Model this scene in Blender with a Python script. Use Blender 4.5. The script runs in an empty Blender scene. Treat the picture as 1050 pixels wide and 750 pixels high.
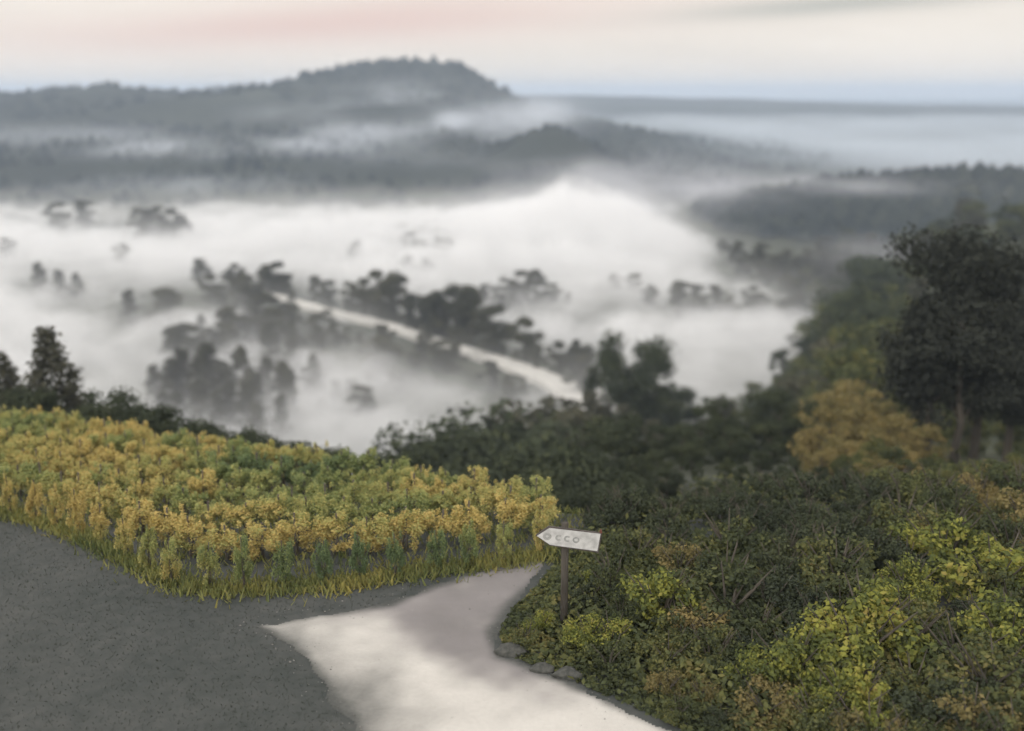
import bpy, math, random
import numpy as np
from mathutils import Vector

R = random.Random(7)
NR = np.random.RandomState(11)
sc = bpy.context.scene
C = sc.collection
rad = math.radians

# ------------------------------------------------------------------ camera
FPX, PITCH, CAMZ = 1098.0, rad(14.0), 12.0
FWD = Vector((0, math.cos(PITCH), -math.sin(PITCH)))
UP = Vector((0, math.sin(PITCH), math.cos(PITCH)))
SC = 1024.0 / 1050.0


def ray(px, py):
    a, b = (px - 525) * SC, -(py - 375) * SC
    return (Vector((1, 0, 0)) * a + UP * b + FWD * FPX).normalized()


def P(px, py, z):
    """photo point on a level plane"""
    d = ray(px, py)
    t = (z - CAMZ) / d.z
    return Vector((d.x * t, d.y * t, z))


def PD(px, py, dist):
    """photo point at a distance along the ground"""
    d = ray(px, py)
    t = dist / d.y
    return Vector((d.x * t, d.y * t, CAMZ + d.z * t))


cam_d = bpy.data.cameras.new('camera')
cam = bpy.data.objects.new('camera', cam_d)
C.objects.link(cam)
sc.camera = cam
cam.location = (0, 0, CAMZ)
cam.rotation_euler = (math.pi / 2 - PITCH, 0, 0)
cam_d.sensor_width = 36
cam_d.lens = 36 * FPX / 1024
cam_d.clip_start = 0.3
cam_d.clip_end = 60000
cam_d.dof.use_dof = True
cam_d.dof.focus_distance = 25.0
cam_d.dof.aperture_fstop = (cam_d.lens / 1000) / 0.18

# ------------------------------------------------------------------ noise
_perm = NR.permutation(4096)
_val = NR.rand(4096)


def vnoise(x, y):
    x = np.asarray(x, float); y = np.asarray(y, float)
    xi = np.floor(x).astype(int); yi = np.floor(y).astype(int)
    fx = x - xi; fy = y - yi
    fx = fx * fx * (3 - 2 * fx); fy = fy * fy * (3 - 2 * fy)
    def h(a, b):
        return _val[_perm[(_perm[a & 4095] + b) & 4095]]
    return ((h(xi, yi) * (1 - fx) + h(xi + 1, yi) * fx) * (1 - fy) +
            (h(xi, yi + 1) * (1 - fx) + h(xi + 1, yi + 1) * fx) * fy) * 2 - 1


def fbm(x, y, n=4):
    s, a = 0, 1.0
    for i in range(n):
        s = s + a * vnoise(x * 2 ** i + 17.3 * i, y * 2 ** i + 5.1 * i)
        a *= 0.5
    return s


def sst(a, b, x):
    t = np.clip((x - a) / (b - a), 0, 1)
    return t * t * (3 - 2 * t)


# ------------------------------------------------------------------ terrain
VF = -58.0


def bx(y):
    return np.interp(y, [80, 200, 232, 260, 385, 450, 560, 800], [8, 22, 36, 70, 104, 112, 110, 150])


def ye(x):
    return np.interp(x, [-60, -22, -10, 0, 8], [52, 45.5, 38, 31.6, 30])


def H(x, y):
    x = np.asarray(x, float); y = np.asarray(y, float)
    zl = -0.11 * np.maximum(0, y - 28) - 0.62 * np.maximum(0, y - ye(x))
    zr = -0.09 * np.maximum(0, y - 26) - 0.22 * np.maximum(0, y - 32)
    t = sst(1.5, 9, x)
    near = zl * (1 - t) + zr * t
    near = near + 0.05 * fbm(x * 0.35, y * 0.35, 3)
    v = VF + 0.4 * fbm(x * 0.02, y * 0.02, 3)
    S = sst(0, 1, (x - bx(y)) / 60.0) * (1 - sst(330, 470, y))
    v = v + 31 * S
    # dark wooded ridge
    v = v + 23 * np.exp(-((y - 590) / 75) ** 2) * sst(70, 190, x) + 4 * fbm(x * .012, y * .012, 3) * sst(450, 600, y) * sst(60, 160, x) * (1 - sst(700, 900, y))
    # low wooded knoll
    v = v + 30 * np.exp(-(((x - 30) / 42) ** 2 + ((y - 790) / 70) ** 2))
    v = v + 10 * np.exp(-(((x - 150) / 90) ** 2 + ((y - 1180) / 70) ** 2))
    # long ridge and the hill on it
    crest = np.interp(x, [-2600, -900, -650, -320, -60, 40, 200, 420], [50, 54, 58, 72, 78, 46, 10, 0])
    g = np.exp(-(np.maximum(0, 1480 - y) / 560) ** 2) * np.exp(-(np.maximum(0, y - 1560) / 600) ** 2)
    rough = 1 + 0.16 * fbm(x * 0.006, y * 0.006, 4)
    v = v + crest * g * rough * sst(590, 760, y)
    v = v + 25 * np.exp(-(np.maximum(0, -(x + 190)) / 120) ** 2 - (np.maximum(0, x + 70) / 62) ** 2) * np.exp(-((y - 1400) / 210) ** 2)
    v = v + 14 * np.exp(-(((x + 120) / 150) ** 2 + ((y - 1000) / 90) ** 2))
    # far country
    v = v + np.maximum(0, (50 + 12 * fbm(x * .0006, 3 + y * .0003, 3)) * np.exp(-((y - 3400) / 900) ** 2) * (1 - 0.35 * sst(900, 1900, x)))
    v = v + 8 * np.maximum(0, fbm(x * .0016, y * .0016, 3)) * sst(1500, 2500, y)
    k = 4.0
    m = np.maximum(near, v)
    return m + k * np.log(np.exp((near - m) / k) + np.exp((v - m) / k)) * sst(34, 70, y)


def Hz(x, y):
    return float(H(x, y))


# ------------------------------------------------------------------ materials
def nt(mat):
    mat.use_nodes = True
    t = mat.node_tree
    t.nodes.clear()
    return t


def node(t, kind, **kw):
    n = t.nodes.new(kind)
    for k, v in kw.items():
        if k.startswith('i_'):
            n.inputs[k[2:].replace('_', ' ')].default_value = v
        else:
            setattr(n, k, v)
    return n


def ramp(t, stops, fac, interp='LINEAR'):
    r = t.nodes.new('ShaderNodeValToRGB')
    r.color_ramp.interpolation = interp
    e = r.color_ramp.elements
    while len(e) < len(stops):
        e.new(0.5)
    for el, (p, c) in zip(e, stops):
        el.position = p
        el.color = (*c, 1)
    t.links.new(fac, r.inputs[0])
    return r.outputs[0]


def noise(t, vec, scale, detail=4, rough=0.55, mscale=None):
    if mscale is not None:
        m = t.nodes.new('ShaderNodeMapping')
        m.inputs['Scale'].default_value = mscale
        t.links.new(vec, m.inputs[0])
        vec = m.outputs[0]
    n = node(t, 'ShaderNodeTexNoise')
    n.inputs['Scale'].default_value = scale
    n.inputs['Detail'].default_value = detail
    n.inputs['Roughness'].default_value = rough
    t.links.new(vec, n.inputs['Vector'])
    return n.outputs[0]


def mixc(t, fac, a, b, mode='MIX'):
    m = t.nodes.new('ShaderNodeMix')
    m.data_type = 'RGBA'
    m.blend_type = mode
    for s, v in ((m.inputs[0], fac), (m.inputs[6], a), (m.inputs[7], b)):
        if hasattr(v, 'links') or hasattr(v, 'is_linked'):
            t.links.new(v, s)
        elif isinstance(v, (int, float)):
            s.default_value = v
        else:
            s.default_value = (*v, 1)
    return m.outputs[2]


def math_(t, op, a, b=0.0, clamp=False):
    m = t.nodes.new('ShaderNodeMath')
    m.operation = op
    m.use_clamp = clamp
    for s, v in ((m.inputs[0], a), (m.inputs[1], b)):
        if hasattr(v, 'is_linked'):
            t.links.new(v, s)
        else:
            s.default_value = v
    return m.outputs[0]


def leaf_mat(name, cols, nscale=0.6, transl=0.3):
    m = bpy.data.materials.new(name)
    t = nt(m)
    g = node(t, 'ShaderNodeNewGeometry')
    n = noise(t, g.outputs['Position'], nscale, 3, .55, (.5, 1.7, 1.0) if name == 'vine_leaf' else None)
    f = math_(t, 'ADD', math_(t, 'ADD', math_(t, 'MULTIPLY', n, 1.3 if name == 'vine_leaf' else 0.8), -.23 if name == 'vine_leaf' else -.02), math_(t, 'MULTIPLY', g.outputs['Random Per Island'], 0.17 if name == 'vine_leaf' else .24))
    col = ramp(t, cols, f)
    d = node(t, 'ShaderNodeBsdfDiffuse')
    tr = node(t, 'ShaderNodeBsdfTranslucent')
    t.links.new(col, d.inputs[0])
    t.links.new(col, tr.inputs[0])
    mx = node(t, 'ShaderNodeMixShader')
    mx.inputs[0].default_value = transl
    t.links.new(d.outputs[0], mx.inputs[1])
    t.links.new(tr.outputs[0], mx.inputs[2])
    o = node(t, 'ShaderNodeOutputMaterial')
    t.links.new(mx.outputs[0], o.inputs[0])
    return m


M = {}
M['vine_leaf'] = leaf_mat('vine_leaf', [(0.30, (.14, .19, .095)), (0.44, (.27, .31, .12)), (0.55, (.42, .40, .15)), (0.66, (.60, .45, .17)), (0.80, (.40, .38, .14))], 0.2, 0.35)
M['yellow_leaf'] = leaf_mat('yellow_leaf', [(0.34, (.085, .105, .045)), (0.5, (.17, .19, .055)), (0.60, (.30, .30, .07)), (0.75, (.30, .24, .08))], 1.1, 0.35)
M['ochre_leaf'] = leaf_mat('ochre_leaf', [(0.3, (.10, .095, .045)), (0.5, (.20, .17, .075)), (0.65, (.28, .215, .09)), (0.8, (.17, .16, .07))], 0.5, 0.3)
M['green_leaf'] = leaf_mat('green_leaf', [(0.34, (.055, .066, .038)), (0.5, (.085, .098, .048)), (0.62, (.15, .155, .06)), (.75, (.2, .17, .07))], 0.7, 0.3)
M['dark_leaf'] = leaf_mat('dark_leaf', [(0.3, (.042, .050, .034)), (0.55, (.060, .071, .044)), (0.75, (.095, .105, .052))], 0.5, 0.2)
M['needle'] = leaf_mat('needle', [(0.3, (.03, .033, .028)), (0.7, (.046, .05, .04))], 0.5, 0.1)
M['valley_leaf'] = leaf_mat('valley_leaf', [(0.3, (.055, .056, .045)), (0.5, (.085, .085, .062)), (0.7, (.12, .115, .075))], 0.03, 0.2)


def bark_mat():
    m = bpy.data.materials.new('bark')
    t = nt(m)
    tc = node(t, 'ShaderNodeTexCoord')
    n = noise(t, tc.outputs['Object'], 6, 5, .6, (1, 1, .2))
    c = ramp(t, [(0.3, (.03, .026, .02)), (0.7, (.10, .085, .065))], n)
    b = node(t, 'ShaderNodeBsdfPrincipled')
    b.inputs['Roughness'].default_value = 0.95
    t.links.new(c, b.inputs['Base Color'])
    bp = node(t, 'ShaderNodeBump')
    bp.inputs['Strength'].default_value = .6
    t.links.new(n, bp.inputs['Height'])
    t.links.new(bp.outputs[0], b.inputs['Normal'])
    o = node(t, 'ShaderNodeOutputMaterial')
    t.links.new(b.outputs[0], o.inputs[0])
    return m


M['bark'] = bark_mat()


def simple_mat(name, stops, scale, rough=0.9, bump=0.3, detail=5, coord='Object', mscale=None, dist=0.02):
    m = bpy.data.materials.new(name)
    t = nt(m)
    tc = node(t, 'ShaderNodeTexCoord')
    n = noise(t, tc.outputs[coord], scale, detail, .6, mscale)
    c = ramp(t, stops, n)
    b = node(t, 'ShaderNodeBsdfPrincipled')
    b.inputs['Roughness'].default_value = rough
    b.inputs['Specular IOR Level'].default_value = 0.25
    t.links.new(c, b.inputs['Base Color'])
    if bump:
        bp = node(t, 'ShaderNodeBump')
        bp.inputs['Strength'].default_value = bump
        bp.inputs['Distance'].default_value = dist
        t.links.new(n, bp.inputs['Height'])
        t.links.new(bp.outputs[0], b.inputs['Normal'])
    o = node(t, 'ShaderNodeOutputMaterial')
    t.links.new(b.outputs[0], o.inputs[0])
    return m


M['sign_white'] = simple_mat('sign_white', [(0.3, (.36, .36, .35)), (0.6, (.56, .56, .545))], 5, .6, 0.05)
M['sign_edge'] = simple_mat('sign_edge', [(0.3, (.05, .045, .04)), (0.7, (.10, .085, .075))], 9, .6, 0.1)
M['sign_mark'] = simple_mat('sign_mark', [(0.3, (.24, .25, .24)), (0.7, (.40, .40, .38))], 12, .7, 0.0)
M['post'] = simple_mat('post_wood', [(0.3, (.045, .04, .033)), (0.7, (.09, .08, .066))], 8, .95, .5, mscale=(1, 1, .15))
M['stone'] = simple_mat('stone', [(0.3, (.03, .032, .028)), (0.7, (.09, .09, .08))], 9, .9, .6)
M['stake'] = simple_mat('stake_wood', [(0.3, (.07, .062, .05)), (0.7, (.16, .14, .12))], 8, .95, .4, mscale=(1, 1, .15))


# ------------------------------------------------------------------ mesh helpers
def mesh_np(name, v, f):
    """v (n,3), f (m,k) all faces of one size"""
    me = bpy.data.meshes.new(name)
    v = np.asarray(v, dtype=np.float32); f = np.asarray(f, dtype=np.int32)
    me.vertices.add(len(v)); me.vertices.foreach_set('co', v.ravel())
    k = f.shape[1]
    me.loops.add(f.size); me.loops.foreach_set('vertex_index', f.ravel())
    me.polygons.add(len(f))
    me.polygons.foreach_set('loop_start', np.arange(0, f.size, k, dtype=np.int32))
    me.polygons.foreach_set('loop_total', np.full(len(f), k, dtype=np.int32))
    me.update(calc_edges=True)
    return me


def ob(name, me, mat=None, parent=None, smooth=False):
    if mat is not None and not me.materials:
        me.materials.append(mat)
    if smooth:
        me.polygons.foreach_set('use_smooth', np.ones(len(me.polygons), bool))
    o = bpy.data.objects.new(name, me)
    C.objects.link(o)
    if parent:
        o.parent = parent
    return o


def tag(o, label=None, cat=None, group=None, kind=None):
    for k, v in (('label', label), ('category', cat), ('group', group), ('kind', kind)):
        if v:
            o[k] = v
    return o


class MB:
    def __init__(s):
        s.v, s.f = [], []

    def add(s, v, f):
        n = len(s.v)
        s.v += [tuple(p) for p in v]
        s.f += [tuple(i + n for i in q) for q in f]

    def tube(s, pts, rs, seg=7, cap=True):
        pts = [Vector(p) for p in pts]
        vs, fs = [], []
        for i, p in enumerate(pts):
            d = (pts[min(i + 1, len(pts) - 1)] - pts[max(i - 1, 0)]).normalized()
            a = d.orthogonal().normalized() if abs(d.z) < .9 else Vector((1, 0, 0))
            a = (a - d * a.dot(d)).normalized()
            b = d.cross(a)
            for k in range(seg):
                t = 2 * math.pi * k / seg
                vs.append(p + (a * math.cos(t) + b * math.sin(t)) * rs[i])
        for i in range(len(pts) - 1):
            for k in range(seg):
                k2 = (k + 1) % seg
                fs.append((i * seg + k, i * seg + k2, (i + 1) * seg + k2, (i + 1) * seg + k))
        if cap:
            fs.append(tuple(range(seg))[::-1])
            fs.append(tuple((len(pts) - 1) * seg + k for k in range(seg)))
        s.add(vs, fs)

    def mesh(s, name):
        me = bpy.data.meshes.new(name)
        me.from_pydata(s.v, [], s.f)
        me.update()
        return me


def leaves_mesh(name, centers, radii, n, size, seed=0, flat=0.0):
    """n leaf faces scattered through clumps"""
    rs = np.random.RandomState(seed)
    centers = np.asarray(centers, float); radii = np.asarray(radii, float)
    if radii.ndim == 1:
        radii = np.repeat(radii[:, None], 3, 1)
    w = radii.prod(1) ** (2 / 3.0)
    idx = rs.choice(len(centers), n, p=w / w.sum())
    d = rs.normal(size=(n, 3)); d /= np.linalg.norm(d, axis=1)[:, None]
    rr = rs.rand(n) ** 0.45
    rr = np.where(rs.rand(n) < .12, rr * rs.uniform(1, 1.35, n), rr)
    c = centers[idx] + d * radii[idx] * rr[:, None]
    nrm = d * 0.8 + rs.normal(size=(n, 3)) * 0.6 + np.array([0, 0, 0.35 + flat])
    nrm /= np.linalg.norm(nrm, axis=1)[:, None]
    a = np.cross(nrm, rs.normal(size=(n, 3))); a /= np.linalg.norm(a, axis=1)[:, None]
    b = np.cross(nrm, a)
    s = size * rs.uniform(.55, 1.35, n)[:, None]
    v = np.stack([c - a * s, c - b * s * .6 - nrm * s * .1, c + a * s, c + b * s * .6 + nrm * s * .12], 1).reshape(-1, 3)
    f = np.arange(4 * n).reshape(n, 4)
    return mesh_np(name, v, f)


# crowns are made for a plant 1 unit tall
def crown_round(seed, n=2600, size=.022, low=.18, wide=.36):
    rs = np.random.RandomState(seed)
    cs, rd = [], []
    for i in range(26):
        z = rs.uniform(low, .93)
        prof = wide * math.sin(math.pi * min(1, max(.08, (z - low + .12) / (1.05 - low + .1)))) ** .7
        a = rs.uniform(0, 2 * math.pi); r = prof * rs.uniform(.25, .9)
        cs.append((r * math.cos(a), r * math.sin(a), z)); q = rs.uniform(.08, .17)
        rd.append((q, q, q * .75))
    return leaves_mesh('crown', cs, rd, n, size, seed)


def crown_tall(seed, n=2200, size=.02, wide=.15, low=.06):
    rs = np.random.RandomState(seed)
    cs, rd = [], []
    for i in range(26):
        z = low + (i + rs.rand()) / 26 * (.97 - low)
        prof = wide * (1 - ((z - low) / (1 - low)) ** 1.7 * .85) * rs.uniform(.5, 1)
        a = rs.uniform(0, 2 * math.pi)
        cs.append((prof * math.cos(a) * .7, prof * math.sin(a) * .7, z)); q = rs.uniform(.05, .085)
        rd.append((q, q, q * 1.1))
    return leaves_mesh('crown', cs, rd, n, size, seed)


def crown_cone(seed, n=2600, size=.018, wide=.24, low=.05):
    rs = np.random.RandomState(seed)
    cs, rd = [], []
    for i in range(110):
        z = low + (i / 110.0) * (.98 - low)
        prof = wide * (1 - (z - low) / (1 - low)) ** .8 * rs.uniform(.45, 1)
        a = i * 2.4 + rs.rand()
        cs.append((prof * math.cos(a), prof * math.sin(a), z)); q = .025 + .075 * (1 - z)
        rd.append((q * 1.2, q * 1.2, q * .6))
    return leaves_mesh('crown', cs, rd, n, size, seed)


def trunk_mesh(seed, top=.8, r=.022, limbs=7):
    rs = random.Random(seed)
    b = MB()
    pts = [(rs.uniform(-.01, .01) * i, rs.uniform(-.01, .01) * i, -.03 + (top + .03) * i / 6) for i in range(7)]
    b.tube(pts, [r * (1.25 - i * .17) for i in range(7)])
    for k in range(limbs):
        i = rs.randint(2, 5); p = Vector(pts[i]); a = rs.uniform(0, 6.28); l = rs.uniform(.1, .22)
        e = p + Vector((math.cos(a) * l, math.sin(a) * l, l * rs.uniform(.5, 1)))
        mid = (p + e) / 2 + Vector((0, 0, -.01))
        b.tube([p, mid, e], [r * .5, r * .33, r * .12], 5)
    return b.mesh('trunk')


PROTO = {}


def protos(key, crowns, leaf, trunk_kw, name):
    L = []
    for i, c in enumerate(crowns):
        c.materials.append(M[leaf])
        tm = trunk_mesh(i * 7 + len(key), **trunk_kw)
        tm.materials.append(M['bark'])
        L.append((c, tm))
    PROTO[key] = (name, L)


protos('valley', [crown_round(i, 6000, .021, .04, .38) for i in range(4)], 'valley_leaf', dict(top=.75), 'broadleaf_tree')
protos('valley_tall', [crown_tall(20 + i, 3500, .018, .2) for i in range(3)], 'valley_leaf', dict(top=.9), 'tall_tree')
protos('spruce', [crown_cone(40 + i, 14000, .0115, .25) for i in range(3)], 'valley_leaf', dict(top=.92, limbs=0), 'spruce_tree')
protos('dark', [crown_round(60 + i, 9000, .0145, .10, .44) for i in range(4)], 'dark_leaf', dict(top=.75), 'dark_tree')
protos('evergreen', [crown_round(80 + i, 8000, .0125, .30, .27) for i in range(3)], 'needle', dict(top=.92, r=.02), 'evergreen_tree')
protos('ochre', [crown_round(100 + i, 4200, .02, .10, .42) for i in range(3)], 'ochre_leaf', dict(top=.75), 'autumn_tree')
protos('green', [crown_round(120 + i, 4200, .02, .10, .42) for i in range(3)], 'green_leaf', dict(top=.75), 'green_tree')


def shrub_crown(seed, n=3000, size=.036):
    rs = np.random.RandomState(seed)
    cs, rd = [], []
    for i in range(20):
        a = rs.uniform(0, 6.28); r = .55 * rs.rand() ** .5; z = .12 + .62 * rs.rand() * (1 - r * .7)
        cs.append((r * math.cos(a), r * math.sin(a), z)); q = rs.uniform(.14, .26)
        rd.append((q, q, q * .8))
    return leaves_mesh('crown', cs, rd, n, size, seed, .2)


def shrub_stems(seed):
    rs = random.Random(seed); b = MB()
    for k in range(7):
        a = rs.uniform(0, 6.28); l = rs.uniform(.3, .6)
        b.tube([(0, 0, -.05), (math.cos(a) * l * .4, math.sin(a) * l * .4, .4), (math.cos(a) * l, math.sin(a) * l, .75)], [.025, .016, .006], 5)
    return b.mesh('stems')


for key, leaf, name in (('s_yellow', 'yellow_leaf', 'yellow_shrub'), ('s_ochre', 'ochre_leaf', 'rusty_shrub'),
                        ('s_green', 'green_leaf', 'green_shrub'), ('s_dark', 'dark_leaf', 'dark_shrub')):
    L = []
    for i in range(3):
        c = shrub_crown(hash(key) % 1 + i * 13 + len(name) * 3); c.materials.append(M[leaf])
        s = shrub_stems(i); s.materials.append(M['bark'])
        L.append((c, s))
    PROTO[key] = (name, L)


def plant(key, x, y, h, w=1.0, label=None, cat='tree', group=None, z=None, parts=True):
    name, L = PROTO[key]
    c, tm = R.choice(L)
    e = bpy.data.objects.new(name, None)
    C.objects.link(e)
    e.empty_display_size = .3
    e.location = (x, y, Hz(x, y) if z is None else z)
    e.rotation_euler = (0, 0, R.uniform(0, 6.28))
    e.scale = (h * w, h * w * R.uniform(.9, 1.1), h)
    tag(e, label, cat, group)
    ob('crown' if cat == 'tree' else 'foliage', c, None, e)
    ob('trunk' if cat == 'tree' else 'stems', tm, None, e)
    return e


def by_top(key, px, py, dist, w=1.0, **kw):
    p = PD(px, py, dist)
    h = p.z - Hz(p.x, p.y)
    return plant(key, p.x, p.y, max(h, 1.0), w, **kw)


def by_base(key, px, pbase, ptop, w=1.0, **kw):
    p = P(px, pbase, VF)
    q = PD(px, ptop, p.y)
    return plant(key, p.x, p.y, q.z - VF, w, z=Hz(p.x, p.y), **kw)


# ------------------------------------------------------------------ ground sheet
def grid_mesh(name, xs_fn, ys, zf, nu, attr=None):
    us = np.linspace(-1, 1, nu)
    Y = np.repeat(ys[:, None], nu, 1)
    X = np.stack([xs_fn(us, y) for y in ys])
    Z = zf(X, Y)
    v = np.stack([X, Y, Z], 2).reshape(-1, 3)
    i = np.arange((len(ys) - 1) * nu).reshape(len(ys) - 1, nu)[:, :-1].ravel()
    f = np.stack([i, i + 1, i + nu + 1, i + nu], 1)
    return mesh_np(name, v, f)


ys = np.concatenate([np.arange(-60, 5, 5.0), np.arange(5, 50, .5), np.arange(50, 130, 2.0), np.arange(130, 460, 4.0),
                     np.arange(460, 1900, 10.0), np.geomspace(1900, 12500, 110)])


def xs_fn(u, y):
    w = 70 + 0.95 * max(0, y)
    return w * (0.35 * u + 0.65 * u ** 3)


ROADP = [(258, 640), (300, 633), (345, 627), (400, 620), (445, 600), (490, 583), (530, 577), (556, 574), (566, 580), (548, 600), (522, 625),
         (508, 648), (516, 672), (575, 695), (640, 724), (700, 752), (760, 790), (600, 860), (470, 900), (405, 830), (372, 770), (350, 735), (330, 705), (305, 675), (285, 655)]
gm = grid_mesh('ground', xs_fn, ys, H, 321)
m = bpy.data.materials.new('ground'); t = nt(m)
g = node(t, 'ShaderNodeNewGeometry')
pos = g.outputs['Position']
sep = node(t, 'ShaderNodeSeparateXYZ'); t.links.new(pos, sep.inputs[0])
# near: dark short turf and tarmac-grey soil; far: wooded and farmed country
n1 = noise(t, pos, 0.22, 6, .6)
n1b = noise(t, pos, 3.0, 4, .6)
nearc = ramp(t, [(0.36, (.044, .050, .046)), (0.5, (.062, .066, .062)), (0.62, (.080, .082, .076))], math_(t, 'ADD', math_(t, 'MULTIPLY', n1, .6), math_(t, 'MULTIPLY', n1b, .4)))
n2 = noise(t, pos, 0.006, 6, .6, (1, .5, 1))
farc = ramp(t, [(0.30, (.022, .028, .028)), (0.54, (.036, .043, .038)), (0.64, (.05, .058, .05)), (0.78, (.085, .092, .078))], n2)
mid = ramp(t, [(0.35, (.035, .04, .028)), (0.7, (.07, .075, .05))], noise(t, pos, .03, 5))
f1 = node(t, 'ShaderNodeMapRange'); f1.inputs[1].default_value = 40; f1.inputs[2].default_value = 60; t.links.new(sep.outputs[1], f1.inputs[0])
f2 = node(t, 'ShaderNodeMapRange'); f2.inputs[1].default_value = 640; f2.inputs[2].default_value = 740; t.links.new(sep.outputs[1], f2.inputs[0])
col = mixc(t, f2.outputs[0], mixc(t, f1.outputs[0], nearc, mid), farc)
b = node(t, 'ShaderNodeBsdfPrincipled'); b.inputs['Roughness'].default_value = 1; b.inputs['Specular IOR Level'].default_value = .1
t.links.new(col, b.inputs['Base Color'])
bp = node(t, 'ShaderNodeBump'); bp.inputs['Strength'].default_value = .25; bp.inputs['Distance'].default_value = .02
t.links.new(n1b, bp.inputs['Height']); t.links.new(bp.outputs[0], b.inputs['Normal'])
o = node(t, 'ShaderNodeOutputMaterial'); t.links.new(b.outputs[0], o.inputs[0])
tag(ob('ground', gm, m, smooth=True), kind='structure')


def in_poly(x, y, poly):
    inside = np.zeros(np.shape(x), bool)
    n = len(poly)
    for i in range(n):
        x1, y1 = poly[i]; x2, y2 = poly[(i + 1) % n]
        c = ((y1 > y) != (y2 > y)) & (x < (x2 - x1) * (y - y1) / (y2 - y1 + 1e-12) + x1)
        inside ^= c
    return inside


def d_poly(x, y, poly, closed=True):
    best = np.full(np.shape(x), 1e9)
    n = len(poly)
    for i in range(n if closed else n - 1):
        ax, ay = poly[i]; cx, cy = poly[(i + 1) % n]
        dx, dy = cx - ax, cy - ay
        tt = np.clip(((x - ax) * dx + (y - ay) * dy) / (dx * dx + dy * dy + 1e-9), 0, 1)
        best = np.minimum(best, np.hypot(x - ax - tt * dx, y - ay - tt * dy))
    return best


road_poly = [(P(a, b_, 0).x, P(a, b_, 0).y) for a, b_ in ROADP]


def poly_sheet(name, poly, step, lift, rag=.0):
    xs = np.arange(min(p[0] for p in poly) - 1, max(p[0] for p in poly) + 1, step)
    yy = np.arange(min(p[1] for p in poly) - 1, max(p[1] for p in poly) + 1, step)
    X, Y = np.meshgrid(xs, yy)
    jx = X + rag * fbm(X * 1.3, Y * 1.3, 3); jy = Y + rag * fbm(X * 1.3 + 50, Y * 1.3, 3)
    ins = in_poly(jx, jy, poly)
    nx = len(xs)
    cell = ins[:-1, :-1] & ins[1:, :-1] & ins[:-1, 1:] & ins[1:, 1:]
    r_, c_ = np.nonzero(cell)
    i = r_ * nx + c_
    f = np.stack([i, i + 1, i + nx + 1, i + nx], 1)
    used = np.unique(f)
    mp = np.zeros(X.size, int); mp[used] = np.arange(len(used))
    d = d_poly(X.ravel()[used], Y.ravel()[used], poly)
    Z = H(X.ravel()[used], Y.ravel()[used]) + lift + 0.02 * sst(0, 1.2, d)
    return mesh_np(name, np.stack([X.ravel()[used], Y.ravel()[used], Z], 1), mp[f]), X.ravel()[used], Y.ravel()[used], d


rm, rx, ry, rd_ = poly_sheet('road', road_poly, .06, .006, .16)
# tone of the surface: pale in the middle, darker towards the lower edge, grey tarmac on the bend
bend = [(P(a, b_, 0).x, P(a, b_, 0).y) for a, b_ in [(380, 612), (560, 565), (580, 585), (530, 660), (535, 680), (500, 664), (450, 634), (400, 618)]]
db = np.where(in_poly(rx, ry, bend), 0, d_poly(rx, ry, bend))
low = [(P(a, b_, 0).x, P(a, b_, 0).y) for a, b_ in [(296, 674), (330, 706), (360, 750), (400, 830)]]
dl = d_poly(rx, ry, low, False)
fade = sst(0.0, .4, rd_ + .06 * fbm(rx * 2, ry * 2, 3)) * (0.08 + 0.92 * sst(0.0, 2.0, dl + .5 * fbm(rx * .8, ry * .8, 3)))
tar = sst(2.2, 0.0, db + .5 * fbm(rx * .9, ry * .9, 3))
ca = rm.color_attributes.new('road_tone', 'FLOAT_COLOR', 'POINT')
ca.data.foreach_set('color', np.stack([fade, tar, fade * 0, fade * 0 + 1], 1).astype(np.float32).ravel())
m = bpy.data.materials.new('road'); t = nt(m)
at = node(t, 'ShaderNodeAttribute', attribute_name='road_tone'); sp = node(t, 'ShaderNodeSeparateColor'); t.links.new(at.outputs['Color'], sp.inputs[0])
g = node(t, 'ShaderNodeNewGeometry')
na = noise(t, g.outputs['Position'], .5, 6, .6); nb = noise(t, g.outputs['Position'], 9, 5, .7)
pale = ramp(t, [(0.3, (.43, .41, .375)), (0.7, (.55, .53, .485))], math_(t, 'ADD', math_(t, 'MULTIPLY', na, .6), math_(t, 'MULTIPLY', nb, .4)))
dark_edge = ramp(t, [(0.3, (.050, .053, .049)), (0.7, (.085, .087, .08))], nb)
tarc = ramp(t, [(0.3, (.16, .15, .145)), (0.7, (.22, .205, .20))], na)
col = mixc(t, sp.outputs[0], dark_edge, mixc(t, sp.outputs[1], pale, tarc))
b = node(t, 'ShaderNodeBsdfPrincipled'); b.inputs['Roughness'].default_value = .92; b.inputs['Specular IOR Level'].default_value = .2
t.links.new(col, b.inputs['Base Color'])
bp = node(t, 'ShaderNodeBump'); bp.inputs['Strength'].default_value = .5; bp.inputs['Distance'].default_value = .02
t.links.new(nb, bp.inputs['Height']); t.links.new(bp.outputs[0], b.inputs['Normal'])
o = node(t, 'ShaderNodeOutputMaterial'); t.links.new(b.outputs[0], o.inputs[0])
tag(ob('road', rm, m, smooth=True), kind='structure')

# road on the valley floor
VR_PX = [(262, 300), (300, 312), (340, 322), (380, 332), (420, 345), (460, 358), (500, 370), (536, 383), (560, 393), (582, 404)]
VR = [P(a, b_, VF) for a, b_ in VR_PX]
VR = [(p.x, p.y) for p in VR] + [(P(602, 416, VF).x, P(602, 416, VF).y), (P(630, 435, VF).x, P(630, 435, VF).y)]


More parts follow.
